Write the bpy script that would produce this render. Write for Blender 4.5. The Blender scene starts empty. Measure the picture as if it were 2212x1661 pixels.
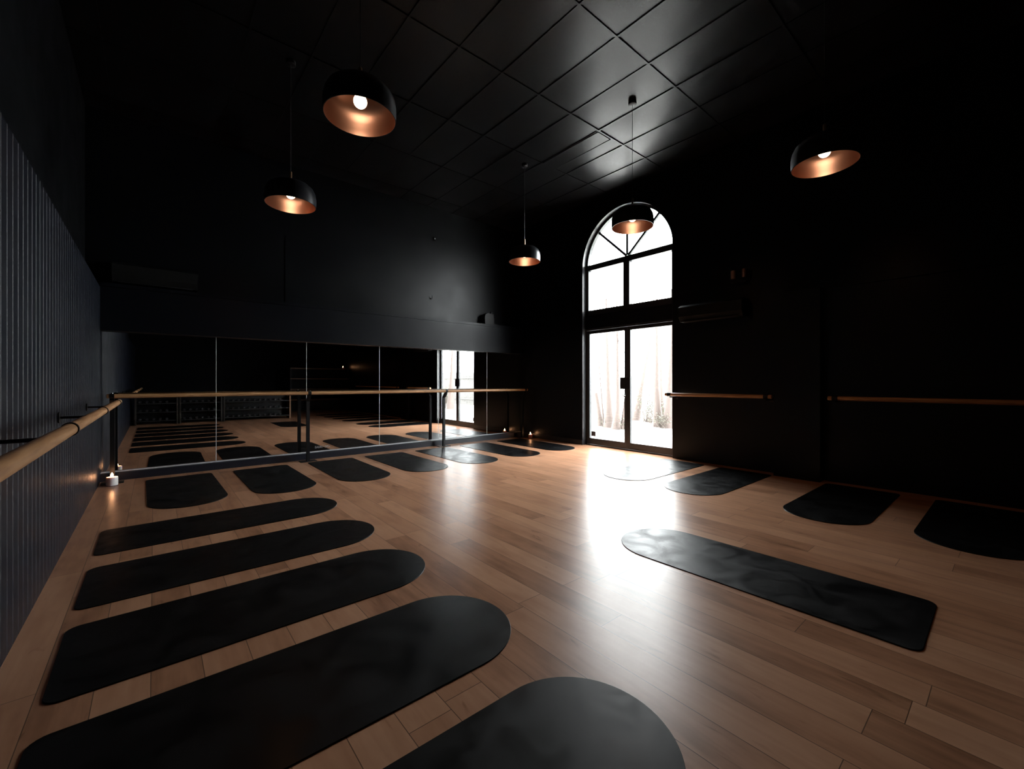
import bpy, math, random
from mathutils import Vector, Matrix
random.seed(7)
scn = bpy.context.scene
COL = scn.collection
PI = math.pi

# ------------------------------------------------------------------ materials
def mat(name):
    m = bpy.data.materials.new(name); m.use_nodes = True
    nt = m.node_tree; nt.nodes.clear()
    out = nt.nodes.new('ShaderNodeOutputMaterial')
    return m, nt, out
def N(nt, typ, **kw):
    n = nt.nodes.new(typ)
    for k, v in kw.items():
        if k in n.inputs: n.inputs[k].default_value = v
        else: setattr(n, k, v)
    return n
def L(nt, a, ao, b, bi): nt.links.new(a.outputs[ao], b.inputs[bi])
def MA(nt, op, a, b=None, c=None):
    n = nt.nodes.new('ShaderNodeMath'); n.operation = op
    for i, v in enumerate((a, b, c)):
        if v is None: continue
        if isinstance(v, (int, float)): n.inputs[i].default_value = v
        else: nt.links.new(v, n.inputs[i])
    return n.outputs[0]
def bsdf(name, col, rough=.5, metal=0., spec=.5, noise=0., nscale=20., bump=0., **kw):
    m, nt, out = mat(name)
    p = N(nt, 'ShaderNodeBsdfPrincipled')
    p.inputs['Base Color'].default_value = (*col, 1); p.inputs['Roughness'].default_value = rough
    p.inputs['Metallic'].default_value = metal; p.inputs['Specular IOR Level'].default_value = spec
    for k, v in kw.items(): p.inputs[k.replace('_', ' ')].default_value = v
    g = N(nt, 'ShaderNodeNewGeometry')
    nz = N(nt, 'ShaderNodeTexNoise'); nz.inputs['Scale'].default_value = nscale; nz.inputs['Detail'].default_value = 4
    L(nt, g, 'Position', nz, 'Vector')
    if noise:
        mr = N(nt, 'ShaderNodeMapRange'); mr.inputs['To Min'].default_value = max(.02, rough-noise); mr.inputs['To Max'].default_value = min(1, rough+noise)
        mr.inputs['From Min'].default_value = .3; mr.inputs['From Max'].default_value = .7
        L(nt, nz, 'Fac', mr, 'Value'); L(nt, mr, 'Result', p, 'Roughness')
    if bump:
        b = N(nt, 'ShaderNodeBump'); b.inputs['Strength'].default_value = bump; b.inputs['Distance'].default_value = .01
        L(nt, nz, 'Fac', b, 'Height'); L(nt, b, 'Normal', p, 'Normal')
    L(nt, p, 'BSDF', out, 'Surface')
    return m
def emit(name, col, s):
    m, nt, out = mat(name)
    e = N(nt, 'ShaderNodeEmission'); e.inputs['Color'].default_value = (*col, 1); e.inputs['Strength'].default_value = s
    L(nt, e, 'Emission', out, 'Surface'); return m

M = {}
M['wall'] = bsdf('black satin paint', (.0022, .0025, .0034), .37, spec=.24, noise=.04, nscale=3)
M['panel'] = bsdf('black grooved panelling paint', (.0052, .0070, .0135), .40, spec=.28, noise=.05, nscale=5)
M['ceil'] = bsdf('black acoustic tile', (.0048, .0048, .0052), .31, spec=.24, noise=.04, nscale=160, bump=.015)
M['soffit'] = bsdf('navy black satin paint', (.0028, .0036, .0060), .37, spec=.24, noise=.04, nscale=3)
M['kick'] = bsdf('navy black board', (.008, .010, .018), .38)
M['frame'] = bsdf('black aluminium', (.022, .023, .025), .35, spec=.5)
M['reveal'] = bsdf('wall paint lightened for daylit reveal', (.030, .031, .033), .30)  # wall paint again, lightened so the reveal looks daylit
M['matte'] = bsdf('matte black wall', (.0025, .0026, .003), .85, spec=.1)
M['steel'] = bsdf('black powder coated steel', (.005, .005, .006), .45, spec=.3)
M['alu'] = bsdf('brushed aluminium', (.62, .62, .66), .5)
M['shade'] = bsdf('black lacquered metal', (.012, .013, .016), .30)
M['copper'] = bsdf('brushed copper', (.62, .36, .255), .30, metal=1.)
M['brass'] = bsdf('brass', (.70, .42, .22), .32, metal=1.)
M['chrome'] = bsdf('chrome', (.7, .7, .7), .2, metal=1.)
M['cord'] = bsdf('black cord', (.02, .02, .022), .5)
M['edge'] = bsdf('polished mirror edge', (.62, .66, .66), .3)
M['vinyl'] = bsdf('white vinyl', (.85, .85, .88), .5)
M['wax'] = bsdf('white candle wax', (.85, .84, .86), .45, Subsurface_Weight=.15)
M['bulb'] = emit('warm bulb', (1, .76, .56), 7)
M['flame'] = emit('candle flame', (1, .47, .22), 55)
M['bark'] = bsdf('pale pinkish bark', (.092, .070, .062), .9, noise=.05, nscale=9, bump=.4)
M['leaf'] = bsdf('dusty leaves', (.092, .104, .068), .8)
M['twig'] = bsdf('dry twigs', (.084, .066, .056), .9)
M['sand'] = bsdf('pale sandy ground', (.60, .585, .56), .95, nscale=3, bump=.3)
M['fence'] = bsdf('weathered fence boards', (.075, .07, .065), .9)
M['acm'] = bsdf('dark plastic casing', (.008, .008, .008), .6, spec=.12)
M['oak'] = bsdf('oak board', (.34, .18, .09), .45)
M['oakdark'] = bsdf('darker oak board', (.014, .009, .006), .5)  # much darker oak tone, on all rack end boards but one
M['rubber'] = bsdf('black rubber', (.012, .012, .013), .5)
M['sticker'] = bsdf('grey sticker', (.06, .055, .055), .6)
M['stickerd'] = bsdf('dark sticker print', (.01, .008, .008), .6)

def mirror_mat():
    m, nt, out = mat('silvered mirror')
    g = N(nt, 'ShaderNodeBsdfGlossy'); g.inputs['Color'].default_value = (.93, .94, .94, 1); g.inputs['Roughness'].default_value = 0.0
    L(nt, g, 'BSDF', out, 'Surface'); return m
M['mirror'] = mirror_mat()
def pane_mat():
    m, nt, out = mat('clear window glass')
    gm = N(nt, 'ShaderNodeNewGeometry'); dt = N(nt, 'ShaderNodeVectorMath'); dt.operation = 'DOT_PRODUCT'
    L(nt, gm, 'Normal', dt, 0); L(nt, gm, 'Incoming', dt, 1)
    k = MA(nt, 'SUBTRACT', 1., MA(nt, 'ABSOLUTE', dt.outputs['Value']))
    fres = MA(nt, 'ADD', .04, MA(nt, 'MULTIPLY', MA(nt, 'POWER', k, 5.), .9))
    t = N(nt, 'ShaderNodeBsdfTransparent'); t.inputs['Color'].default_value = (.96, .98, .97, 1)
    g = N(nt, 'ShaderNodeBsdfGlossy'); g.inputs['Roughness'].default_value = .02
    mx = N(nt, 'ShaderNodeMixShader'); nt.links.new(fres, mx.inputs[0]); L(nt, t, 'BSDF', mx, 1); L(nt, g, 'BSDF', mx, 2)
    L(nt, mx, 'Shader', out, 'Surface'); return m
M['pane'] = pane_mat()

def floor_mat():
    m, nt, out = mat('oak plank floor')
    p = N(nt, 'ShaderNodeBsdfPrincipled'); p.inputs['Specular IOR Level'].default_value = .30
    g = N(nt, 'ShaderNodeNewGeometry'); s = N(nt, 'ShaderNodeSeparateXYZ'); L(nt, g, 'Position', s, 'Vector')
    X, Y = s.outputs['X'], s.outputs['Y']
    W, LEN = .183, 1.5
    px = MA(nt, 'DIVIDE', MA(nt, 'ADD', X, .011), W)
    ix = MA(nt, 'FLOOR', px); fx = MA(nt, 'FRACT', px)
    wn = N(nt, 'ShaderNodeTexWhiteNoise', noise_dimensions='1D'); nt.links.new(ix, wn.inputs['W'])
    py = MA(nt, 'ADD', MA(nt, 'DIVIDE', Y, LEN), MA(nt, 'MULTIPLY', wn.outputs['Value'], 7.31))
    iy = MA(nt, 'FLOOR', py); fy = MA(nt, 'FRACT', py)
    cb = N(nt, 'ShaderNodeCombineXYZ'); nt.links.new(ix, cb.inputs[0]); nt.links.new(iy, cb.inputs[1])
    w2 = N(nt, 'ShaderNodeTexWhiteNoise', noise_dimensions='2D'); L(nt, cb, 0, w2, 'Vector')
    # grain: noise stretched along Y, shifted per plank
    gx = MA(nt, 'ADD', MA(nt, 'MULTIPLY', X, 22.), MA(nt, 'MULTIPLY', w2.outputs['Value'], 57.))
    gy = MA(nt, 'ADD', MA(nt, 'MULTIPLY', Y, 1.6), MA(nt, 'MULTIPLY', w2.outputs['Value'], 31.))
    gv = N(nt, 'ShaderNodeCombineXYZ'); nt.links.new(gx, gv.inputs[0]); nt.links.new(gy, gv.inputs[1])
    n1 = N(nt, 'ShaderNodeTexNoise'); n1.inputs['Scale'].default_value = 1.; n1.inputs['Detail'].default_value = 5; n1.inputs['Distortion'].default_value = .6
    L(nt, gv, 0, n1, 'Vector')
    kx = MA(nt, 'MULTIPLY', X, 7.); ky = MA(nt, 'MULTIPLY', Y, 2.2)
    kv = N(nt, 'ShaderNodeCombineXYZ'); nt.links.new(MA(nt, 'ADD', kx, MA(nt, 'MULTIPLY', w2.outputs['Value'], 19.)), kv.inputs[0]); nt.links.new(ky, kv.inputs[1])
    n2 = N(nt, 'ShaderNodeTexNoise'); n2.inputs['Scale'].default_value = 1.; n2.inputs['Detail'].default_value = 3; L(nt, kv, 0, n2, 'Vector')
    r1 = N(nt, 'ShaderNodeMapRange'); r1.inputs['From Min'].default_value = .33; r1.inputs['From Max'].default_value = .66; L(nt, n1, 'Fac', r1, 'Value')
    r2 = N(nt, 'ShaderNodeMapRange'); r2.inputs['From Min'].default_value = .30; r2.inputs['From Max'].default_value = .55; L(nt, n2, 'Fac', r2, 'Value')
    tone = MA(nt, 'ADD', MA(nt, 'MULTIPLY', r1.outputs[0], .20), MA(nt, 'ADD', MA(nt, 'MULTIPLY', w2.outputs['Value'], .52), MA(nt, 'MULTIPLY', r2.outputs[0], .30)))
    cr = N(nt, 'ShaderNodeValToRGB'); nt.links.new(tone, cr.inputs['Fac'])
    e = cr.color_ramp.elements
    e[0].position = .05; e[0].color = (.245, .108, .056, 1); e[1].position = 1.; e[1].color = (.62, .345, .212, 1)
    el = e.new(.5); el.color = (.47, .238, .137, 1)
    sx_ = MA(nt, 'ADD', MA(nt, 'MULTIPLY', X, 16.), MA(nt, 'MULTIPLY', w2.outputs['Value'], 41.)); sy_ = MA(nt, 'MULTIPLY', Y, 3.6)
    kv2 = N(nt, 'ShaderNodeCombineXYZ'); nt.links.new(sx_, kv2.inputs[0]); nt.links.new(sy_, kv2.inputs[1])
    n3 = N(nt, 'ShaderNodeTexNoise'); n3.inputs['Scale'].default_value = 1.; n3.inputs['Detail'].default_value = 2; n3.inputs['Distortion'].default_value = 1.; L(nt, kv2, 0, n3, 'Vector')
    r3 = N(nt, 'ShaderNodeMapRange'); r3.inputs['From Min'].default_value = .66; r3.inputs['From Max'].default_value = .80; L(nt, n3, 'Fac', r3, 'Value')
    tone = MA(nt, 'SUBTRACT', tone, MA(nt, 'MULTIPLY', r3.outputs[0], .40)); nt.links.new(tone, cr.inputs['Fac'])
    # seams
    sx = MA(nt, 'GREATER_THAN', MA(nt, 'ABSOLUTE', MA(nt, 'SUBTRACT', fx, .5)), .5-.0016/W)
    sy = MA(nt, 'GREATER_THAN', MA(nt, 'ABSOLUTE', MA(nt, 'SUBTRACT', fy, .5)), .5-.0016/LEN)
    sm = MA(nt, 'MAXIMUM', sx, sy)
    mx = N(nt, 'ShaderNodeMix', data_type='RGBA'); mx.inputs['B'].default_value = (.06, .03, .018, 1)
    for i in mx.inputs:
        pass
    nt.links.new(MA(nt, 'MULTIPLY', sm, .85), mx.inputs[0]); nt.links.new(cr.outputs['Color'], mx.inputs[6]); mx.inputs[7].default_value = (.06, .03, .018, 1)
    nt.links.new(mx.outputs[2], p.inputs['Base Color'])
    rr = N(nt, 'ShaderNodeMapRange'); rr.inputs['To Min'].default_value = .27; rr.inputs['To Max'].default_value = .32; L(nt, n1, 'Fac', rr, 'Value')
    L(nt, rr, 'Result', p, 'Roughness')
    h = MA(nt, 'SUBTRACT', MA(nt, 'MULTIPLY', n1.outputs['Fac'], .02), sm)
    b = N(nt, 'ShaderNodeBump'); b.inputs['Strength'].default_value = .10; b.inputs['Distance'].default_value = .002
    nt.links.new(h, b.inputs['Height']); L(nt, b, 'Normal', p, 'Normal')
    L(nt, p, 'BSDF', out, 'Surface'); return m
M['floor'] = floor_mat()

def matmat():
    m, nt, out = mat('black mat rubber with smudges')
    p = N(nt, 'ShaderNodeBsdfPrincipled'); p.inputs['Base Color'].default_value = (.005, .005, .006, 1); p.inputs['Specular IOR Level'].default_value = .11
    g = N(nt, 'ShaderNodeNewGeometry')
    n = N(nt, 'ShaderNodeTexNoise'); n.inputs['Scale'].default_value = 4.5; n.inputs['Detail'].default_value = 8; n.inputs['Roughness'].default_value = .65; n.inputs['Distortion'].default_value = .8; L(nt, g, 'Position', n, 'Vector')
    r = N(nt, 'ShaderNodeMapRange'); r.inputs['From Min'].default_value = .36; r.inputs['From Max'].default_value = .64; r.inputs['To Min'].default_value = .30; r.inputs['To Max'].default_value = .50
    L(nt, n, 'Fac', r, 'Value'); L(nt, r, 'Result', p, 'Roughness')
    c = N(nt, 'ShaderNodeMapRange'); c.inputs['From Min'].default_value = .4; c.inputs['From Max'].default_value = .7; c.inputs['To Min'].default_value = .0025; c.inputs['To Max'].default_value = .007
    L(nt, n, 'Fac', c, 'Value')
    cc = N(nt, 'ShaderNodeCombineColor'); L(nt, c, 'Result', cc, 0); L(nt, c, 'Result', cc, 1); nt.links.new(MA(nt, 'MULTIPLY', c.outputs[0], 1.12), cc.inputs[2]); L(nt, cc, 0, p, 'Base Color')
    L(nt, p, 'BSDF', out, 'Surface'); return m
M['mat'] = matmat()

def rail_mat(name, axis):
    m, nt, out = mat(name)
    p = N(nt, 'ShaderNodeBsdfPrincipled'); p.inputs['Roughness'].default_value = .38
    g = N(nt, 'ShaderNodeNewGeometry'); mp = N(nt, 'ShaderNodeMapping')
    mp.inputs['Scale'].default_value = (4, 60, 60) if axis == 'X' else (60, 4, 60)
    n = N(nt, 'ShaderNodeTexNoise'); n.inputs['Scale'].default_value = 1; n.inputs['Detail'].default_value = 4
    L(nt, g, 'Position', mp, 'Vector'); L(nt, mp, 'Vector', n, 'Vector')
    cr = N(nt, 'ShaderNodeValToRGB'); L(nt, n, 'Fac', cr, 'Fac')
    cr.color_ramp.elements[0].position = .3; cr.color_ramp.elements[0].color = (.33, .16, .07, 1)
    cr.color_ramp.elements[1].position = .7; cr.color_ramp.elements[1].color = (.55, .31, .155, 1)
    L(nt, cr, 'Color', p, 'Base Color'); L(nt, p, 'BSDF', out, 'Surface'); return m
M['railx'] = rail_mat('beech rail along mirror', 'X'); M['raily'] = rail_mat('beech rail along wall', 'Y')

# ------------------------------------------------------------------ mesh builder
class MB:
    def __init__(s): s.v = []; s.f = []; s.sm = []
    def add(s, vs, fs, smooth=False):
        o = len(s.v); s.v += [tuple(v) for v in vs]
        for f in fs: s.f.append(tuple(i+o for i in f)); s.sm.append(smooth)
        return s
    def box(s, x0, x1, y0, y1, z0, z1, bev=0.):
        if bev <= 0:
            vs = [(x, y, z) for z in (z0, z1) for y in (y0, y1) for x in (x0, x1)]
            return s.add(vs, [(0, 2, 3, 1), (4, 5, 7, 6), (0, 1, 5, 4), (2, 6, 7, 3), (0, 4, 6, 2), (1, 3, 7, 5)])
        # chamfered box: rounded outline in xy, chamfer top/bottom
        b = min(bev, (x1-x0)/2.01, (y1-y0)/2.01, (z1-z0)/2.01)
        def ring(i, z):
            a = b-i
            return [(x0+i+a, y0+i, z), (x1-i-a, y0+i, z), (x1-i, y0+i+a, z), (x1-i, y1-i-a, z), (x1-i-a, y1-i, z), (x0+i+a, y1-i, z), (x0+i, y1-i-a, z), (x0+i, y0+i+a, z)]
        rs = [ring(b*.7, z0), ring(0, z0+b), ring(0, z1-b), ring(b*.7, z1)]
        vs = sum(rs, []); fs = [tuple(range(7, -1, -1)), tuple(range(24, 32))]
        for k in range(3):
            for i in range(8): j = (i+1) % 8; fs.append((k*8+i, k*8+j, k*8+8+j, k*8+8+i))
        return s.add(vs, fs)
    def lathe(s, prof, c=(0, 0, 0), n=32, axis='Z', cap=True):
        vs = []; fs = []
        for r, z in prof:
            for i in range(n):
                a = 2*PI*i/n; p = (r*math.cos(a), r*math.sin(a), z)
                if axis == 'X': p = (p[2], p[0], p[1])
                if axis == 'Y': p = (p[1], p[2], p[0])
                vs.append((p[0]+c[0], p[1]+c[1], p[2]+c[2]))
        for k in range(len(prof)-1):
            for i in range(n): j = (i+1) % n; fs.append((k*n+i, k*n+j, k*n+n+j, k*n+n+i))
        if cap:
            fs.append(tuple(range(n-1, -1, -1))); fs.append(tuple(range((len(prof)-1)*n, len(prof)*n)))
        return s.add(vs, fs, True)
    def tube(s, pts, r, n=12, square=False):
        pts = [Vector(p) for p in pts]; rs = r if isinstance(r, (list, tuple)) else [r]*len(pts)
        vs = []; fs = []; up = None
        for i, p in enumerate(pts):
            t = (pts[min(i+1, len(pts)-1)]-pts[max(i-1, 0)]).normalized()
            if up is None:
                up = Vector((0, 0, 1)) if abs(t.z) < .9 else Vector((1, 0, 0))
            a = t.cross(up).normalized(); up = a.cross(t).normalized()
            if square:
                for sx, sy in ((1, 1), (-1, 1), (-1, -1), (1, -1)): vs.append(p+(a*sx+up*sy)*rs[i])
            else:
                for k in range(n): q = 2*PI*k/n; vs.append(p+(a*math.cos(q)+up*math.sin(q))*rs[i])
        n = 4 if square else n
        for k in range(len(pts)-1):
            for i in range(n): j = (i+1) % n; fs.append((k*n+i, k*n+j, k*n+n+j, k*n+n+i))
        fs.append(tuple(range(n-1, -1, -1))); fs.append(tuple(range((len(pts)-1)*n, len(pts)*n)))
        return s.add(vs, fs, not square)
    def prism(s, outline, a0, a1, axis='Z', smooth=False):
        n = len(outline)
        def P(u, v, w): return {'Z': (u, v, w), 'X': (w, u, v), 'Y': (u, w, v)}[axis]
        vs = [P(u, v, a0) for u, v in outline]+[P(u, v, a1) for u, v in outline]
        fs = [tuple(range(n-1, -1, -1)), tuple(range(n, 2*n))]+[(i, (i+1) % n, n+(i+1) % n, n+i) for i in range(n)]
        return s.add(vs, fs, smooth)
    def mesh(s, name, m):
        me = bpy.data.meshes.new(name); me.from_pydata(s.v, [], s.f); me.update()
        import bmesh
        b = bmesh.new(); b.from_mesh(me); bmesh.ops.recalc_face_normals(b, faces=b.faces[:]); b.to_mesh(me); b.free()
        me.polygons.foreach_set('use_smooth', s.sm)
        if any(s.sm): me.set_sharp_from_angle(angle=math.radians(40))
        me.materials.append(m); return me
    def build(s, name, m, parent=None, loc=None):
        o = bpy.data.objects.new(name, s.mesh(name, m)); COL.objects.link(o)
        if parent: o.parent = parent
        if loc: o.location = loc
        return o

def tag(o, label, cat, group=None, kind=None):
    o['label'] = label; o['category'] = cat
    if group: o['group'] = group
    if kind: o['kind'] = kind
    return o
def thing(name, label, cat, loc=(0, 0, 0), rz=0., group=None, kind=None):
    o = bpy.data.objects.new(name, None); COL.objects.link(o); o.location = loc; o.rotation_euler = (0, 0, rz)
    o.empty_display_size = .1
    return tag(o, label, cat, group, kind)
def copy_tree(o, parent=None):
    c = o.copy(); COL.objects.link(c)
    if parent: c.parent = parent
    for ch in list(o.children): copy_tree(ch, c)
    return c
def struct(o, label, cat): return tag(o, label, cat, kind='structure')

# ------------------------------------------------------------------ room dimensions
XL, XR = -.535, 6.79            # panelled wall, window wall
YS, YM, YU = 7.66, 7.775, 7.95  # soffit and kick face, mirror face, wall above the ledge
YB = -5.2                       # wall behind the camera
ZC = 4.972
XU = -.70                       # wall above the panelling
ZL = 2.55
Y0, Y1, ZA, RA = 3.81, 5.82, 3.655, 1.005   # window opening
YC = (Y0+Y1)/2

struct(MB().box(-.95, 7.05, YB-.2, 8.2, -.15, 0).build('floor', M['floor']), 'warm oak plank floor running towards the mirrored wall', 'floor')

# ceiling: tiles that sag a little, in a lowered grid of bars
def build_ceiling():
    b = MB()
    xs = [3.763+.6*n for n in range(-9, 8)]; ys = [3.945+1.193*n for n in range(-9, 6)]
    x0, x1, y0, y1 = XU, XR, YB, YU
    rnd = random.Random(3); S = 8
    for i in range(len(xs)-1):
        for j in range(len(ys)-1):
            a0, a1 = max(xs[i], x0), min(xs[i+1], x1); c0, c1 = max(ys[j], y0), min(ys[j+1], y1)
            if a1-a0 < .01 or c1-c0 < .01: continue
            vent = abs(xs[i]-4.963) < .05 and abs(ys[j]-3.945) < .05
            sag = 0 if vent else rnd.uniform(.004, .010); tx = rnd.uniform(-.004, .004); ty = rnd.uniform(-.004, .004)
            vs = []
            for q in range(S+1):
                for p in range(S+1):
                    u, v = p/S, q/S
                    z = ZC-sag*16*u*(1-u)*v*(1-v)+ (0 if vent else tx*(u-.5)+ty*(v-.5))
                    vs.append((a0+(a1-a0)*u, c0+(c1-c0)*v, z))
            fs = [(q*(S+1)+p, (q+1)*(S+1)+p, (q+1)*(S+1)+p+1, q*(S+1)+p+1) for q in range(S) for p in range(S)]
            b.add(vs, fs, True)
    for x in xs:
        if x0 < x-.012 and x+.012 < x1: b.box(x-.012, x+.012, y0, y1, ZC-.012, ZC-.004)
    for y in ys:
        if y0 < y-.012 and y+.012 < y1: b.box(x0, x1, y-.012, y+.012, ZC-.0125, ZC-.0045)
    b.box(x0-.2, x1+.2, y0-.2, y1+.2, ZC+.03, ZC+.15)
    return b.build('ceiling', M['ceil'])
struct(build_ceiling(), 'black suspended ceiling of long acoustic tiles in a grid', 'ceiling')

# panelled wall: boards with narrow V grooves
def build_panel():
    pts = []; y = -5.2; pitch, g, d = .1085, .005, .0035
    y0 = 2.986-pitch*80
    while y0 < YB: y0 += pitch
    pts = [(XU, YB), (XL, YB)]
    while y0 < YU-.3-.02:
        if y0-g > YB: pts += [(XL, y0-g), (XL-d, y0), (XL, y0+g)]
        y0 += pitch
    pts += [(XL, 7.80), (XU, 7.80)]
    b = MB(); b.prism(pts, 0, 2.53, 'Z')
    return b.build('wall_left', M['panel'])
struct(build_panel(), 'dark grooved vertical panelling beside the mirrors', 'wall')
struct(MB().box(XU-.2, XU, YB-.2, 8.15, 0, ZC+.1).build('wall_left_upper', M['wall']), 'plain black wall above the grooved panelling', 'wall')
struct(MB().box(XU, XR, YU, 8.15, 1.9, ZC+.1).box(XU, XR, 7.80, 8.15, 0, 2.0).build('wall_mirror', M['wall']), 'black wall above the mirror ledge', 'wall')
b = MB().box(XL, XR, YS, YU, 1.975, 2.545)
struct(b.build('wall_soffit', M['soffit']), 'navy black boxed band directly above the mirrors', 'wall')
b = MB().box(XL, XR, YS+.012, YU, 2.551, 2.60)
struct(b.build('trim_1', M['soffit']), 'thin capping board on the ledge above the mirrors', 'trim')
struct(MB().box(XL, XR, YS, 7.80, 0, .102).build('baseboard_mirror', M['kick']), 'navy black kick board under the mirrors', 'baseboard')
struct(MB().box(XL, XR, 7.742, YM, .102, .113).build('trim_5', M['alu']), 'pale aluminium channel along the bottom of the mirrors', 'trim')
struct(MB().box(XU-.2, XR+.2, YB-.2, YB, 0, ZC+.1).build('wall_back', M['matte']), 'black wall at the far end seen only in the mirrors', 'wall')

# window wall with the arched opening
def arch(r, n=28, a0=0., a1=PI): return [(YC+r*math.cos(a0+(a1-a0)*i/n), ZA+r*math.sin(a0+(a1-a0)*i/n)) for i in range(n+1)]
b = MB(); TX = XR+.22
b.box(XR, TX, YB-.2, Y0, 0, ZC+.1); b.box(XR, TX, Y1, 8.15, 0, ZC+.1)
ap = arch(RA, 32)
for i in range(32):
    (ya, za), (yb, zb) = ap[i], ap[i+1]
    b.prism([(ya, za), (ya, ZC+.1), (yb, ZC+.1), (yb, zb)], XR, TX, 'X')
struct(b.build('wall_window', M['wall']), 'black wall around the arched window and glass doors', 'wall')
struct(MB().box(6.60, XR, 1.66, 2.20, 0, 2.53).build('wall_pier', M['wall']), 'black projecting pier between the two short wall barres', 'pier')
struct(MB().box(XR-.025, XR, YB, 1.66, 2.535, 2.575).build('trim_2', M['wall']), 'thin black ledge line high on the wall past the pier', 'trim')
struct(MB().box(XR-.012, XR, Y1, YS, 0, .10).build('baseboard_window', M['frame']), 'black skirting between corner and glass doors', 'baseboard')

# ------------------------------------------------------------------ arched window
XF0, XF1, XG = 6.895, 6.975, 6.935
win = thing('window_1', 'arched window above the glass doors with spoke bars', 'window', kind='structure')
b = MB()
oa = arch(RA, 32); ia = arch(RA-.055, 32)
for i in range(32): b.prism([oa[i], oa[i+1], ia[i+1], ia[i]], XF0, XF1, 'X')
b.box(XF0, XF1, Y0, Y0+.08, 2.66, ZA); b.box(XF0, XF1, Y1-.08, Y1, 2.66, ZA)
b.box(XF0, XF1, Y0, Y1, 2.66, 2.775)
b.build('window_frame', M['frame'], win)
rv = MB(); ib = arch(RA-.006, 32)
for i in range(32): rv.prism([oa[i], oa[i+1], ib[i+1], ib[i]], XR+.001, XF0, 'X')
rv.box(XR+.001, XF0, Y0, Y0+.006, 2.66, ZA); rv.box(XR+.001, XF0, Y1-.006, Y1, 2.66, ZA); rv.build('daylit_reveal_shell', M['reveal'], win)  # added shell; its paler colour brightens the reveal as daylight would
MB().box(XF0-.012, XF1, Y0, Y1, 3.595, 3.705).build('transom', M['frame'], win)
MB().box(XF0-.008, XF1, YC-.068, YC+.068, 2.775, 3.595).build('mullion', M['frame'], win)
for a in (45, 90, 135):
    A = math.radians(a); b = MB()
    b.tube([(XG, YC+.03*math.cos(A), 3.70+.03*math.sin(A)), (XG, YC+(RA-.03)*math.cos(A), ZA+(RA-.03)*math.sin(A))], .022, square=True)
    b.build('muntin', M['frame'], win)
MB().prism(arch(RA-.05, 32), XG-.003, XG+.003, 'X').build('arch_pane', M['pane'], win)
for ya, yb in ((Y0+.08, YC-.068), (YC+.068, Y1-.08)):
    MB().box(XG-.003, XG+.003, ya, yb, 2.775, 3.595).build('pane', M['pane'], win)
struct(MB().box(XF0-.02, XF1, Y0, Y1, 2.395, 2.66).build('trim_3', M['wall']), 'black spandrel board between arched window and glass doors', 'trim')

# ------------------------------------------------------------------ double glass door
door = thing('door_1', 'pair of black framed glass doors to the garden', 'door', kind='structure')
b = MB(); b.box(XF0, XF1, Y0, Y0+.025, 0, 2.395); b.box(XF0, XF1, Y1-.025, Y1, 0, 2.395); b.box(XF0, XF1, Y0+.025, Y1-.025, 2.36, 2.395); b.box(XF0, XF1+.02, Y0+.025, Y1-.025, 0, .018)
b.build('door_frame', M['frame'], door)
MB().box(XR+.001, XF0, Y0, Y0+.006, 0, 2.655).box(XR+.001, XF0, Y1-.006, Y1, 0, 2.655).build('daylit_reveal_shell', M['reveal'], door)  # same added shell beside the doors, daylight put into its colour
for k, (ya, yb, ga, gb) in enumerate(((Y0+.027, YC-.002, 3.888, 4.739), (YC+.002, Y1-.027, 4.871, 5.722))):
    b = MB(); z0, z1 = .022, 2.357; gz0, gz1 = .145, 2.292
    b.box(XF0+.012, XF1-.012, ya, ga, z0, z1); b.box(XF0+.012, XF1-.012, gb, yb, z0, z1)
    b.box(XF0+.012, XF1-.012, ga, gb, z0, gz0); b.box(XF0+.012, XF1-.012, ga, gb, gz1, z1)
    lf = b.build('door_leaf', M['frame'], door)
    MB().box(XG-.003, XG+.003, ga, gb, gz0, gz1).build('door_pane', M['pane'], lf)
    if k: MB().box(XF0-.022, XF0+.012, YC+.002, 4.949, 1.165, 1.39, .004).build('lock_box', M['steel'], lf)
    else: MB().box(XF0-.022, XF0+.012, 4.722, YC-.002, 1.165, 1.39, .004).build('lock_box', M['steel'], lf)
    if k:
        b = MB(); b.lathe([(.022, XF0-.004), (.022, XF0+.012)], (0, YC+.035, 1.03), 16, 'X'); b.tube([(XF0-.03, YC+.035, 1.03), (XF0-.034, YC+.06, 1.05), (XF0-.034, YC+.115, 1.10)], .007, 8)
        b.tube([(XF0, YC+.035, 1.03), (XF0-.032, YC+.035, 1.03)], .008, 8)
        b.build('door_handle', M['chrome'], lf)['label'] = 'chrome lever handle'
        st = MB().box(XG-.0045, XG-.0035, 5.585, 5.695, .185, .285).build('sticker', M['sticker'], lf); st['label'] = 'small grey sticker on the glass'
        MB().box(XG-.0052, XG-.0046, 5.655, 5.69, .24, .28).build('sticker_print', M['stickerd'], st)

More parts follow.
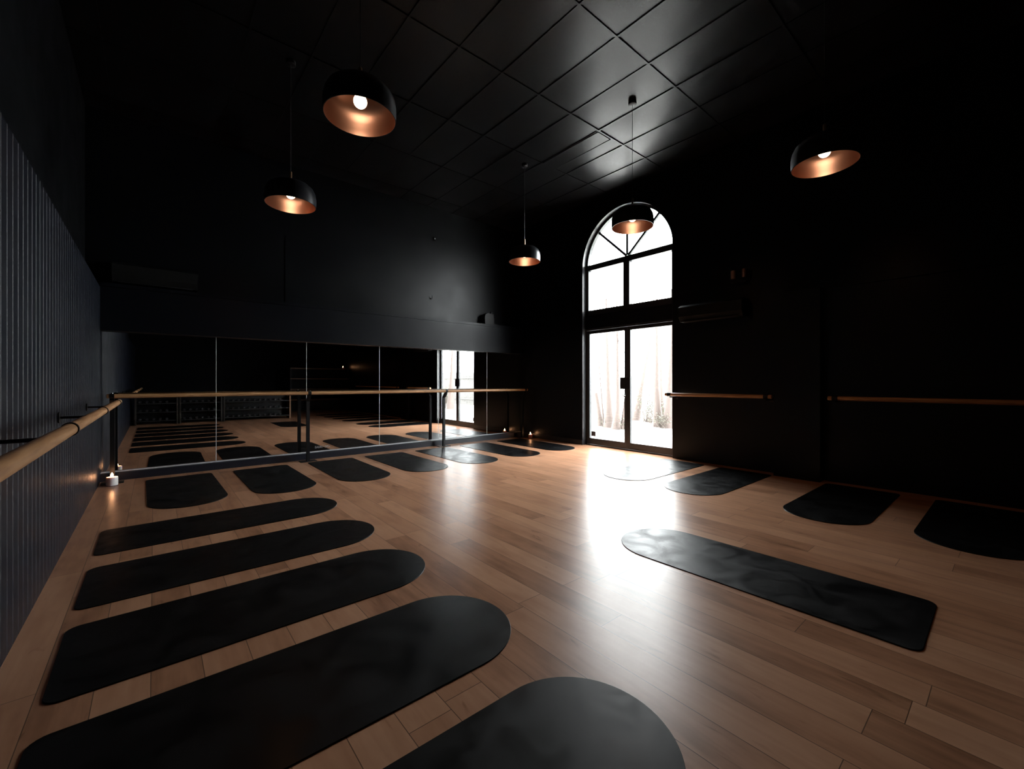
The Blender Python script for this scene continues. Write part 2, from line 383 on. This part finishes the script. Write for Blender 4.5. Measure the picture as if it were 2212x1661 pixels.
# ------------------------------------------------------------------ mirrors
seams = [XL, .716, 1.98, 3.26, 4.53, 5.785, XR]
names = ['mirror panel meeting the grooved panelling, behind the big corner candle', 'second mirror panel from the grooved panelling', 'mirror panel with small white lettering low on the glass', 'fourth mirror panel from the grooved panelling', 'mirror panel that reflects the glass doors', 'narrow last mirror panel meeting the window wall']
for k in range(6):
    xa, xb = seams[k], seams[k+1]
    o = thing('mirror_panel', names[k], 'mirror', ((xa+xb)/2, YM, .104), 0, 'wall mirror panels'); o.rotation_euler.x = math.radians(.06)
    w = (xb-xa)/2
    MB().box(-w+.003, w-.003, 0, .006, 0, 1.868).build('mirror_glass', M['mirror'], o)
    if k < 5: MB().box(w-.0045, w+.0045, -.001, .004, 0, 1.868).build('polished_edge', M['edge'], o)['label'] = 'pale polished glass edge'
    if k == 2:
        def text(body, x, z, size):
            cu = bpy.data.curves.new('lettering', 'FONT'); cu.body = body; cu.size = size; cu.extrude = .0005; cu.space_character = .92
            t = bpy.data.objects.new('tmp', cu); COL.objects.link(t); bpy.context.view_layer.update()
            me = bpy.data.meshes.new_from_object(t.evaluated_get(bpy.context.evaluated_depsgraph_get())); bpy.data.objects.remove(t)
            return [tuple((v.co.x+x, -.0015, v.co.y+z)) for v in me.vertices], [tuple(p.vertices) for p in me.polygons]
        zz = .157-.104+.003
        for body, dx, dz, sz in (('BARRE', 0, 0, .062), ('&', .166, .012, .036), ('BIKE', .190, 0, .062)):
            b = MB(); v, f = text(body, 2.112-(xa+xb)/2+dx*.86, zz+dz, sz*.95)
            x0 = 2.112-(xa+xb)/2+dx*.86; b.add([(x0+(p[0]-x0)*.80, p[1], p[2]) for p in v], f)
            b.build('lettering', M['vinyl'], o)['label'] = 'small white lettering'

# ------------------------------------------------------------------ barre in front of the mirrors
br = thing('ballet_barre', 'long wooden barre on black floor posts before the mirrors', 'barre', (0, 7.5, 0))
MB().lathe([(.02, -.46), (.0275, -.455), (.0275, 6.68), (.02, 6.685)], (0, -.10, 1.12), 20, 'X').build('rail', M['railx'], br)
for px in (-.41, 1.93, 4.494, 6.62):
    b = MB(); b.tube([(px, 0, .01), (px, 0, .985), (px, -.02, 1.01), (px, -.09, 1.085)], .0235, square=True)
    p = b.build('post', M['steel'], br)
    w0 = .125 if px > 0 else .11
    MB().box(px-w0, px+w0, -.075, .075, 0, .010, .003).build('base_plate', M['steel'], p)
    MB().lathe([(.0285, -.024), (.033, -.022), (.033, .022), (.0285, .024)], (px, -.10, 1.12), 20, 'X').build('clamp', M['steel'], p)
    MB().lathe([(.006, 0), (.009, .003), (.007, .012)], (px+.006, -.115, 1.150), 10, 'Z').build('clamp_screw', M['chrome'], p)

# barre along the panelled wall
bl = thing('ballet_barre', 'wooden barre on rods along the grooved panelling', 'barre', (XL, 0, 0))
MB().lathe([(.020, -2.2), (.0275, -2.195), (.0275, 6.45), (.020, 6.455)], (.235, 0, 1.08), 24, 'Y').build('rail', M['raily'], bl)
for y in (6.17, 4.50, 2.84, 1.18, -.48):
    b = MB(); b.tube([(.01, y, 1.04), (.205, y, 1.04), (.228, y, 1.046), (.235, y, 1.054)], .0095, 10)
    k = b.build('bracket', M['steel'], bl)
    MB().lathe([(.040, 0), (.040, .008), (.03, .012)], (0, y, 1.04), 20, 'X').build('flange', M['steel'], k)
    MB().lathe([(.028, -.013), (.0325, -.012), (.0325, -.003), (.0305, -.001), (.0305, .001), (.0325, .003), (.0325, .012), (.028, .013)], (.235, y, 1.08), 24, 'Y').build('ring', M['steel'], k)

# two short barres on the window wall
for lab, ya, yb in (('short wooden barre on the dark wall beside the glass doors', 3.815, 2.205), ('wooden barre on the dark wall past the pier', 1.565, -2.6)):
    bw = thing('ballet_barre', lab, 'barre', (XR, 0, 0))
    MB().lathe([(.022, yb), (.0275, yb+.005), (.0275, ya-.005), (.022, ya)], (-.235, 0, 1.095), 20, 'Y').build('rail', M['raily'], bw)
    for y in (ya-.075, yb+.075):
        b = MB(); b.tube([(-.01, y, 1.05), (-.21, y, 1.05), (-.235, y, 1.07)], .0095, 10)
        k = b.build('bracket', M['steel'], bw)
        MB().lathe([(.03, -.012), (.04, -.008), (.04, 0)], (0, y, 1.05), 20, 'X').build('flange', M['steel'], k)
        MB().lathe([(.028, -.03), (.033, -.028), (.033, .028), (.028, .03)], (-.235, y, 1.095), 20, 'Y').build('clamp', M['steel'], k)

# ------------------------------------------------------------------ mats
def mat_mesh():
    W, Ln, T = .3575, 1.865, .005
    def outline(ins):
        w = W-ins; pts = []; rc = .06-ins
        for cx, cy, a0 in ((w-.06+ins, ins+.06-ins, -90),):
            for i in range(6): a = math.radians(a0+90*i/5); pts.append((w-rc+rc*math.cos(a), ins+rc+rc*math.sin(a)))
        for i in range(33): a = PI*i/32; pts.append((w*math.cos(a), Ln-W+w*math.sin(a)))
        for i in range(6): a = math.radians(180+90*i/5); pts.append((-w+rc+rc*math.cos(a), ins+rc+rc*math.sin(a)))
        return pts
    o1, o2 = outline(0), outline(.0015); n = len(o1); b = MB()
    vs = [(x, y, 0) for x, y in o1]+[(x, y, T-.0015) for x, y in o1]+[(x, y, T) for x, y in o2]
    fs = [tuple(range(n-1, -1, -1)), tuple(range(2*n, 3*n))]
    for k in range(2):
        for i in range(n): j = (i+1) % n; fs.append((k*n+i, k*n+j, k*n+n+j, k*n+n+i))
    b.add(vs, fs); return b.mesh('yoga_mat', M['mat'])
MATME = mat_mesh()
def put_mat(x, y, rz, label, group):
    o = bpy.data.objects.new('yoga_mat', MATME); COL.objects.link(o); o.location = (x, y, .0005); o.rotation_euler = (0, 0, rz)
    return tag(o, label, 'exercise mat', group)
o1 = 'first second third fourth fifth sixth seventh'.split()
rowl = ['black mat facing the mirrors, first of that row, nearest the large white candle',
        'black mat facing the mirrors, second of that row from the grooved panelling',
        'black mat facing the mirrors, its square end touching the second barre post',
        'black mat facing the mirrors, middle one of seven, beneath the fourth mirror',
        'black mat facing the mirrors, paled by window glare, at the third barre post',
        'black mat facing the mirrors, last but one before the small corner candle',
        'black mat facing the mirrors, last of that row, in front of the small corner candle']
for k, xc in enumerate((.272, 1.238, 2.243, 3.160, 4.117, 5.118, 6.108)):
    put_mat(xc, 7.395+[.03, .005, -.03, -.035, -.04, -.03, .0][k], PI+math.radians([1.0, .4, -.5, .3, .8, .2, -.4][k]), rowl[k], 'mats facing the mirrors')
coll = ['long black mat squared to the grooved panelling, first after the mirror row',
        'long black mat squared to the grooved panelling, second after the mirror row',
        'long black mat squared to the grooved panelling, third after the mirror row',
        'largest-looking whole black mat squared to the panelling, fourth after the mirror row',
        'black mat cut off by the bottom edge, only its round smudged end showing',
        'black mat by the panelling seen only in the mirrors']
for k, yc in enumerate((4.785, 3.795, 2.862, 1.940, 1.025, .06)):
    put_mat(-.352, yc, -PI/2+math.radians([.3, -.2, .5, 0, -.6, 0][k]), coll[k], 'mats along the grooved panelling')
for k, (yc, lab) in enumerate(((3.515, 'mat washed white by window glare, beside the glass doors'), (2.565, 'black mat in front of the pier, next after the glare-washed one'),
                             (1.235, 'black mat squared to the dark wall, first past the pier'), (.235, 'black mat cut off by the side of the view, second past the pier'),
                             (-.75, 'black mat by the dark wall seen only in the mirrors, third past the pier'), (-1.75, 'black mat by the dark wall seen only in the mirrors, fourth past the pier'))):
    put_mat(6.61 if k != 1 else 6.595, yc, PI/2, lab, 'mats along the window wall')
put_mat(3.165, .303, math.radians(.7), 'lone black mat on the open floor, lying lengthwise towards the mirrors', 'mats on the open floor')

# ------------------------------------------------------------------ pendants
def pendant():
    r = thing('pendant_lamp', '', 'pendant lamp', (0, 0, 0))
    MB().lathe([(.048, 4.915), (.052, 4.918), (.052, 4.958), (.050, 4.9625)], n=24).build('canopy', M['steel'], r)
    MB().tube([(0, 0, 3.69), (0, 0, 4.92)], .0035, 8).build('cord', M['cord'], r)
    MB().lathe([(.012, 3.575), (.0135, 3.58), (.0135, 3.695), (.008, 3.70)], n=16).build('stem', M['brass'], r)['label'] = 'brass stem'
    prof = [(.258, 0), (.263, .0), (.266, .05), (.265, .10), (.256, .15), (.234, .195), (.195, .228), (.14, .248), (.07, .258), (.012, .261)]
    MB().lathe([(a, 3.318+z) for a, z in prof], n=64, cap=False).build('shade', M['shade'], r)
    inn = [(.2585, .001), (.261, .05), (.260, .10), (.251, .148), (.229, .191), (.191, .223), (.138, .243), (.07, .252), (.012, .255)]
    MB().lathe([(a, 3.318+z) for a, z in inn], n=64, cap=False).build('shade_lining', M['copper'], r)['label'] = 'copper coloured inside of the shade'
    b = MB(); b.lathe([(.05*math.cos(t), 3.440+.05*math.sin(t)) for t in [math.radians(-89+i*15) for i in range(11)]]+[(.022, 3.488)], n=24)
    b.build('bulb', M['bulb'], r)['label'] = 'glowing warm globe bulb'
    MB().lathe([(.021, 3.487), (.021, 3.54), (.03, 3.574)], n=20).build('lamp_holder', M['brass'], r)
    return r
pl = [(1.205, 3.235, 'nearest and largest-looking pendant lamp with its whole bulb visible'),
      (1.194, 5.346, 'black pendant lamp hanging towards the grooved panelling, farther than the largest one'),
      (4.764, 5.345, 'smallest-looking pendant lamp, by the corner of mirrored and window walls'),
      (4.776, 3.245, 'pendant lamp hanging in front of the arched window'),
      (4.775, 1.165, 'pendant lamp against the dark wall past the arched window')]
P0 = pendant()
for k, (x, y, lab) in enumerate(pl):
    p = P0 if k == 0 else copy_tree(P0)
    p.location = (x, y, 0); p['label'] = lab; p['group'] = 'dome pendant lamps'
    sp = bpy.data.lights.new('bulb_light', 'SPOT'); sp.energy = 3.4; sp.color = (1, .48, .22); sp.spot_size = math.radians(150); sp.spot_blend = .6; sp.shadow_soft_size = .05
    so = bpy.data.objects.new('bulb_light', sp); COL.objects.link(so); so.parent = p; so.location = (0, 0, 3.375)

# ------------------------------------------------------------------ candles
def candle(x, y, z, r, h, lab, fl=1.):
    c = thing('candle', lab, 'candle', (x, y, z))
    b = MB(); b.lathe([(r*.96, .004), (r, .01), (r, h*.93), (r*.96, h), (r*.88, h), (r*.8, h-.012), (.004, h-.016)], n=32)
    b.build('wax', M['wax'], c)
    MB().lathe([(r*1.04, 0), (r*1.05, .004)], n=32).build('coaster', M['steel'], c)
    MB().tube([(0, 0, h-.016), (.001, 0, h+.006)], .0016, 6).build('wick', M['rubber'], c)
    MB().lathe([(.002, h+.002), (.008*fl, h+.010), (.0105*fl, h+.020), (.008*fl, h+.033), (.004*fl, h+.045), (.0006, h+.055)], n=12).build('flame', M['flame'], c)['label'] = 'orange flame'
    return c
candle(-.405, 7.335, 0, .058, .108, 'large white candle burning in the corner of panelling and mirrors', 1.5)
candle(6.69, 7.30, 0, .045, .085, 'small candle burning on the floor in the window wall corner', 1.3)

# ------------------------------------------------------------------ fittings
v = thing('ceiling_vent', 'narrow slot vent set in the ceiling near the arched window', 'ceiling vent', (5.12, 4.54, ZC-.02))
MB().box(-.135, .135, -.575, .575, 0, .012).build('face_plate', M['ceil'], v)
b = MB(); b.box(.135, .150, -.575, .575, -.006, .012); b.box(-.150, -.135, -.575, .575, -.002, .012); b.build('vent_frame', M['steel'], v)

def aircon(name_loc, w, h, d, rz, lab):
    a = thing('air_conditioner', lab, 'air conditioner', name_loc, rz)   # local: back on y=0, front towards -y
    prof = [(0, 0), (0, h), (-d*.75, h), (-d, h*.86), (-d, h*.30), (-d*.80, .0)]
    MB().prism([(p[0], p[1]) for p in prof], -w/2, w/2, 'X').build('casing', M['acm'], a)
    MB().box(-w*.44, w*.44, -d*.96, -d*.50, -.006, .004).build('louvre', M['rubber'], a)
    MB().box(-w*.46, w*.46, -d*.55, -d*.15, h, h+.006).build('grille', M['rubber'], a)
    return a
aircon((.03, YU-.002, 2.645), .92, .27, .21, 0, 'black wall air conditioner above the mirror ledge, by the grooved panelling')
aircon((XR+.003, 3.10, 2.28), .98, .27, .22, -PI/2, 'dark wall air conditioner high beside the arched window')
s = thing('speaker', 'small black speaker standing on the mirror ledge near the window corner', 'speaker', (5.86, 7.83, 2.60))
pts = [(-.13, .0), (.12, .0), (.13, .05), (.11, .25), (-.05, .27), (-.115, .24), (-.14, .17)]
MB().prism(pts, -.07, .07, 'Y').build('cabinet', M['rubber'], s)
MB().tube([(.07, 0, .25), (.095, 0, .315)], .026, 12).build('knob', M['rubber'], s)
MB().box(.0, .24, -.06, .06, 0, .03).build('foot', M['rubber'], s)
w = thing('wall_light', 'black twin fixture with two copper cylinders, high on the dark wall', 'wall light', (XR, 2.70, 2.86))
MB().box(-.05, 0, -.14, .14, -.05, .10, .006).build('back_plate', M['steel'], w)
for y in (-.08, .075):
    MB().lathe([(.03, -.01), (.034, -.008), (.034, .115), (.03, .117)], (-.10, y, 0), 20).build('cylinder', M['copper'], w)['label'] = 'copper cylinder'
    MB().tube([(-.05, y, .05), (-.07, y, .05)], .01, 8).build('arm', M['steel'], w)
MB().box(-.13, -.01, -.12, .06, -.075, -.062).build('shelf_bar', M['steel'], w)
h = thing('wall_hook', 'small peg sticking out of the black wall above the ledge', 'hook', (4.455, YU, 3.05))
MB().lathe([(.014, -.02), (.014, 0)], (0, 0, 0), 12, 'Y').build('base', M['steel'], h); MB().tube([(0, -.02, 0), (0, -.045, -.01), (0, -.05, .06)], .006, 8).build('peg', M['steel'], h)
sn = thing('motion_sensor', 'tiny pale sensor high on the wall above the mirrors', 'sensor', (4.53, YU, 4.33))
MB().box(-.022, .022, -.035, 0, -.045, .03, .006).build('casing', M['acm'], sn); MB().lathe([(.012, -.042), (.016, -.034)], (0, 0, -.01), 12, 'Y').build('lens', M['edge'], sn)
struct(MB().box(1.69, 1.704, YU-.012, YU, 2.60, 3.75).build('trim_4', M['wall']), 'thin vertical conduit on the wall above the ledge', 'trim')

# ------------------------------------------------------------------ the end of the room that the mirrors show
def dumbbell_mesh():
    b = MB()
    b.lathe([(.004, -.09), (.034, -.088), (.038, -.082), (.038, -.045), (.032, -.04), (.014, -.039), (.014, .039), (.032, .04), (.038, .045), (.038, .082), (.034, .088), (.004, .09)], n=8, axis='Y')
    return b.mesh('dumbbell', M['dumb'])
M['dumb'] = bsdf('grey dumbbell', (.022, .022, .025), .3, spec=.5)
DB = dumbbell_mesh()
racks = [(-.42, .55, 'dumbbell rack nearest the grooved panelling, seen in the mirrors'), (.62, 1.68, 'middle dumbbell rack seen in the mirrors'), (1.75, 3.70, 'longest dumbbell rack with oak end boards, seen in the mirrors')]
for k, (xa, xb, lab) in enumerate(racks):
    r = thing('dumbbell_rack', lab, 'dumbbell rack', ((xa+xb)/2, -1.32, 0), 0, 'dumbbell racks'); w = (xb-xa)/2
    for sx in (-1, 1): MB().box(sx*w-.02, sx*w+.02, -.22, .22, 0, .80).build('end_board', M['oak'] if (k, sx) == (2, 1) else M['oakdark'], r)
    MB().box(-w+.02, w-.02, -.22, -.20, .05, .80).build('back_board', M['wall'], r)
    for z in (.12, .38, .64):
        MB().box(-w+.02, w-.02, -.20, .20, z-.02, z).build('shelf', M['rubber'], r)
        n = int((xb-xa-.1)/.155)
        for i in range(n):
            d = bpy.data.objects.new('dumbbell', DB); COL.objects.link(d); d.location = (xa+.10+i*.155, -1.25, z+.039)
            tag(d, 'grey dumbbell on %s shelf of %s, seen in mirrors' % ({.12: 'the bottom', .38: 'the middle', .64: 'the top'}[z], ('the rack nearest the panelling', 'the middle rack', 'the longest rack')[k]), 'dumbbell', 'dumbbells on the racks')
u = thing('shelf_unit', 'tall black shelf unit with brown shelf edges, seen in the mirrors', 'shelf unit', (5.55, -4.5, 0))
b = MB(); b.box(-1.2, -1.16, -.6, .5, 0, 1.84); b.box(1.16, 1.2, -.6, .5, 0, 1.84); b.box(-1.16, 1.16, -.6, -.57, 0, 1.84); b.build('carcass', M['steel'], u)
for z in (.50, .95, 1.40, 1.84): MB().box(-1.2, 1.2, -.6, .52, z, z+.03).build('shelf', M['oak'], u)
candle(6.55, -4.15, 1.87, .045, .07, 'candle burning on top of the shelf unit, seen in the mirrors', 1.3)

# ------------------------------------------------------------------ garden outside
struct(MB().box(7.02, 60, -40, 50, -.2, -.03).build('ground_outside', M['sand']), 'pale sunlit sandy ground outside the glass doors', 'ground')
def tree(x, y, pts, r0, r1, lab, crown=True):
    t = thing('tree', lab, 'tree', (x, y, -.03), 0, 'slender garden trees')
    n = len(pts); rs = [r0+(r1-r0)*i/(n-1) for i in range(n)]; rs[0] *= 1.45
    MB().tube(pts, rs, 10).build('trunk', M['bark'], t)
    if crown:
        rnd = random.Random(int(x*100+y*10)); P = [Vector(p) for p in pts]
        for i in range(4):
            p0 = P[-2].lerp(P[-1], .15+.2*i); d = Vector((rnd.uniform(-.25, .25), rnd.uniform(-.3, .3), rnd.uniform(.5, .9)))
            MB().tube([p0, p0+d*.5, p0+d*.9+Vector((0, 0, .15))], [.012, .008, .003], 6).build('branch', M['bark'], t)
    return t
def off(y, z): return y, z
TR = [(10.34, 8.15, [(0, 0, 0), (-.02, .06, .5), (-.05, .14, 1.0)], .075, .06, 'broken stump of a trunk, first outside the glass doors', False),
      (10.25, 7.95, [(0, 0, 0), (-.02, .10, 1.2), (-.05, .22, 2.6), (-.05, .30, 3.8)], .022, .006, 'thinnest bent young tree behind the stump', True),
      (10.2, 7.74, [(0, 0, 0), (0, .02, 1.2), (.02, .08, 2.6), (.02, .1, 3.9)], .105, .012, 'straight trunk just after the stump', True),
      (9.95, 7.30, [(0, 0, 0), (.02, -.05, .6), (.02, -.04, 2.0), (0, -.02, 4.0)], .095, .012, 'trunk close beside the meeting edge of the doors', True),
      (10.1, 7.20, [(0, 0, 0), (.0, -.05, .5), (.03, -.10, 1.0)], .04, .02, 'thin leaning sapling beside the door lock', False),
      (12.79, 8.60, [(0, 0, 0), (0, -.22, 1.0), (.02, -.52, 2.4), (.05, -.85, 4.2)], .13, .02, 'trunk leaning strongly across the second door pane', True),
      (11.43, 6.89, [(0, 0, 0), (0, .04, 1.2), (0, .03, 2.5), (0, .05, 4.0)], .105, .012, 'upright trunk past the leaning one', True),
      (11.38, 6.52, [(0, 0, 0), (0, -.05, 1.2), (0, -.12, 2.5), (0, -.1, 4.0)], .12, .012, 'last trunk before the edge of the second door', True),
      (12.4, 7.3, [(0, 0, 0), (0, .05, 1.2), (0, .09, 2.5), (0, .1, 4.0)], .06, .01, 'slim trunk farther back between two thicker ones', True),
      (11.0, -2.2, [(0, 0, 0), (.03, .05, 1.2), (.05, .1, 2.5), (.05, .1, 4.2)], .14, .02, 'trunk seen only in the mirrored doors', True)]
for a in TR: tree(*a)
def shrub(x, y, n, hgt, spread, lab, leafy):
    t = thing('shrub', lab, 'shrub', (x, y, -.03), 0, 'undergrowth outside')
    rnd = random.Random(int(x*77+y*31)); b = MB(); lf = MB()
    for i in range(n):
        a = rnd.uniform(0, 2*PI); q = rnd.uniform(.1, spread); p0 = Vector((rnd.gauss(0, spread*.3), rnd.gauss(0, spread*.3), 0)); h = hgt*rnd.uniform(.4, 1.)
        p1 = p0+Vector((math.cos(a)*q*.4, math.sin(a)*q*.4, h*.6)); p2 = p0+Vector((math.cos(a)*q, math.sin(a)*q, h))
        b.tube([p0, p1, p2], [.006, .004, .002], 4)
        for k in range(leafy):
            c = p1.lerp(p2, rnd.random())+Vector((rnd.gauss(0, .04), rnd.gauss(0, .04), rnd.gauss(0, .04)))
            d = Vector((rnd.uniform(-1, 1), rnd.uniform(-1, 1), rnd.uniform(-.6, .6))).normalized()*.06; s = d.cross(Vector((rnd.uniform(-1, 1), rnd.uniform(-1, 1), 1))).normalized()*.014
            lf.add([c, c+d*.5+s, c+d, c+d*.5-s], [(0, 1, 2, 3)])
    b.build('stems', M['twig'], t)
    if leafy: lf.build('leaves', M['leaf'], t)
shrub(10.3, 7.85, 70, .35, .35, 'dry twigs around the stump outside', 1)
shrub(10.1, 7.2, 60, .40, .30, 'dry twigs at the foot of the trunk by the door meeting edge', 1)
shrub(12.6, 7.9, 110, 1.25, .55, 'leafy shrub behind the leaning trunk', 5)
shrub(12.1, 7.25, 100, 1.0, .5, 'leafy shrub between the leaning and upright trunks', 4)
shrub(11.3, 6.65, 90, .5, .4, 'dry twigs at the foot of the last two trunks', 2)
shrub(11.2, -2.9, 110, 1.5, .6, 'leafy shrub seen only in the mirrored doors', 5)
fn = thing('fence', 'weathered board fence seen only in the mirrored doors', 'fence', (13.2, -3, -.03))
b = MB()
for i in range(60): b.box(0, .02, -4+i*.14, -4+i*.14+.132, .05, 1.85)
b.build('boards', M['fence'], fn)
b = MB(); b.box(-.04, 0, -4, 4.4, .35, .43); b.box(-.04, 0, -4, 4.4, 1.5, 1.58); b.build('rails', M['fence'], fn)

# ------------------------------------------------------------------ sky and daylight
wd = bpy.data.worlds.new('sky'); scn.world = wd; wd.use_nodes = True
bg = wd.node_tree.nodes['Background']; bg.inputs['Color'].default_value = (.98, 1.0, 1.03, 1); bg.inputs['Strength'].default_value = 27.
for ya, yb, z0, z1 in ((Y0, Y1, 0.0, 4.66),):
    pd = bpy.data.lights.new('daylight_portal', 'AREA'); pd.shape = 'RECTANGLE'; pd.size = yb-ya; pd.size_y = z1-z0; pd.cycles.is_portal = True
    po = bpy.data.objects.new('daylight_portal', pd); COL.objects.link(po); po.location = (7.02, (ya+yb)/2, (z0+z1)/2)
    po.rotation_euler = Vector((-1, 0, 0)).to_track_quat('-Z', 'Z').to_euler()

# ------------------------------------------------------------------ camera and view
cd = bpy.data.cameras.new('camera'); cam = bpy.data.objects.new('camera', cd); COL.objects.link(cam); scn.camera = cam
cd.sensor_width = 36; cd.lens = 36*920.4/2212; cd.shift_y = -5.3/2212; cd.clip_start = .01
cam.location = (0, 0, 1.3); cam.rotation_euler = (PI/2, 0, -math.radians(90-49.97))
vs = scn.view_settings; vs.view_transform = 'Standard'; vs.look = 'None'; vs.gamma = 1; vs.use_curve_mapping = False; vs.exposure = 0
scn.cycles.use_denoising = True; scn.cycles.max_bounces = 8; scn.cycles.diffuse_bounces = 4; scn.cycles.glossy_bounces = 5; scn.cycles.transparent_max_bounces = 12
scn.cycles.sample_clamp_indirect = 6.; scn.cycles.caustics_reflective = False; scn.cycles.caustics_refractive = False
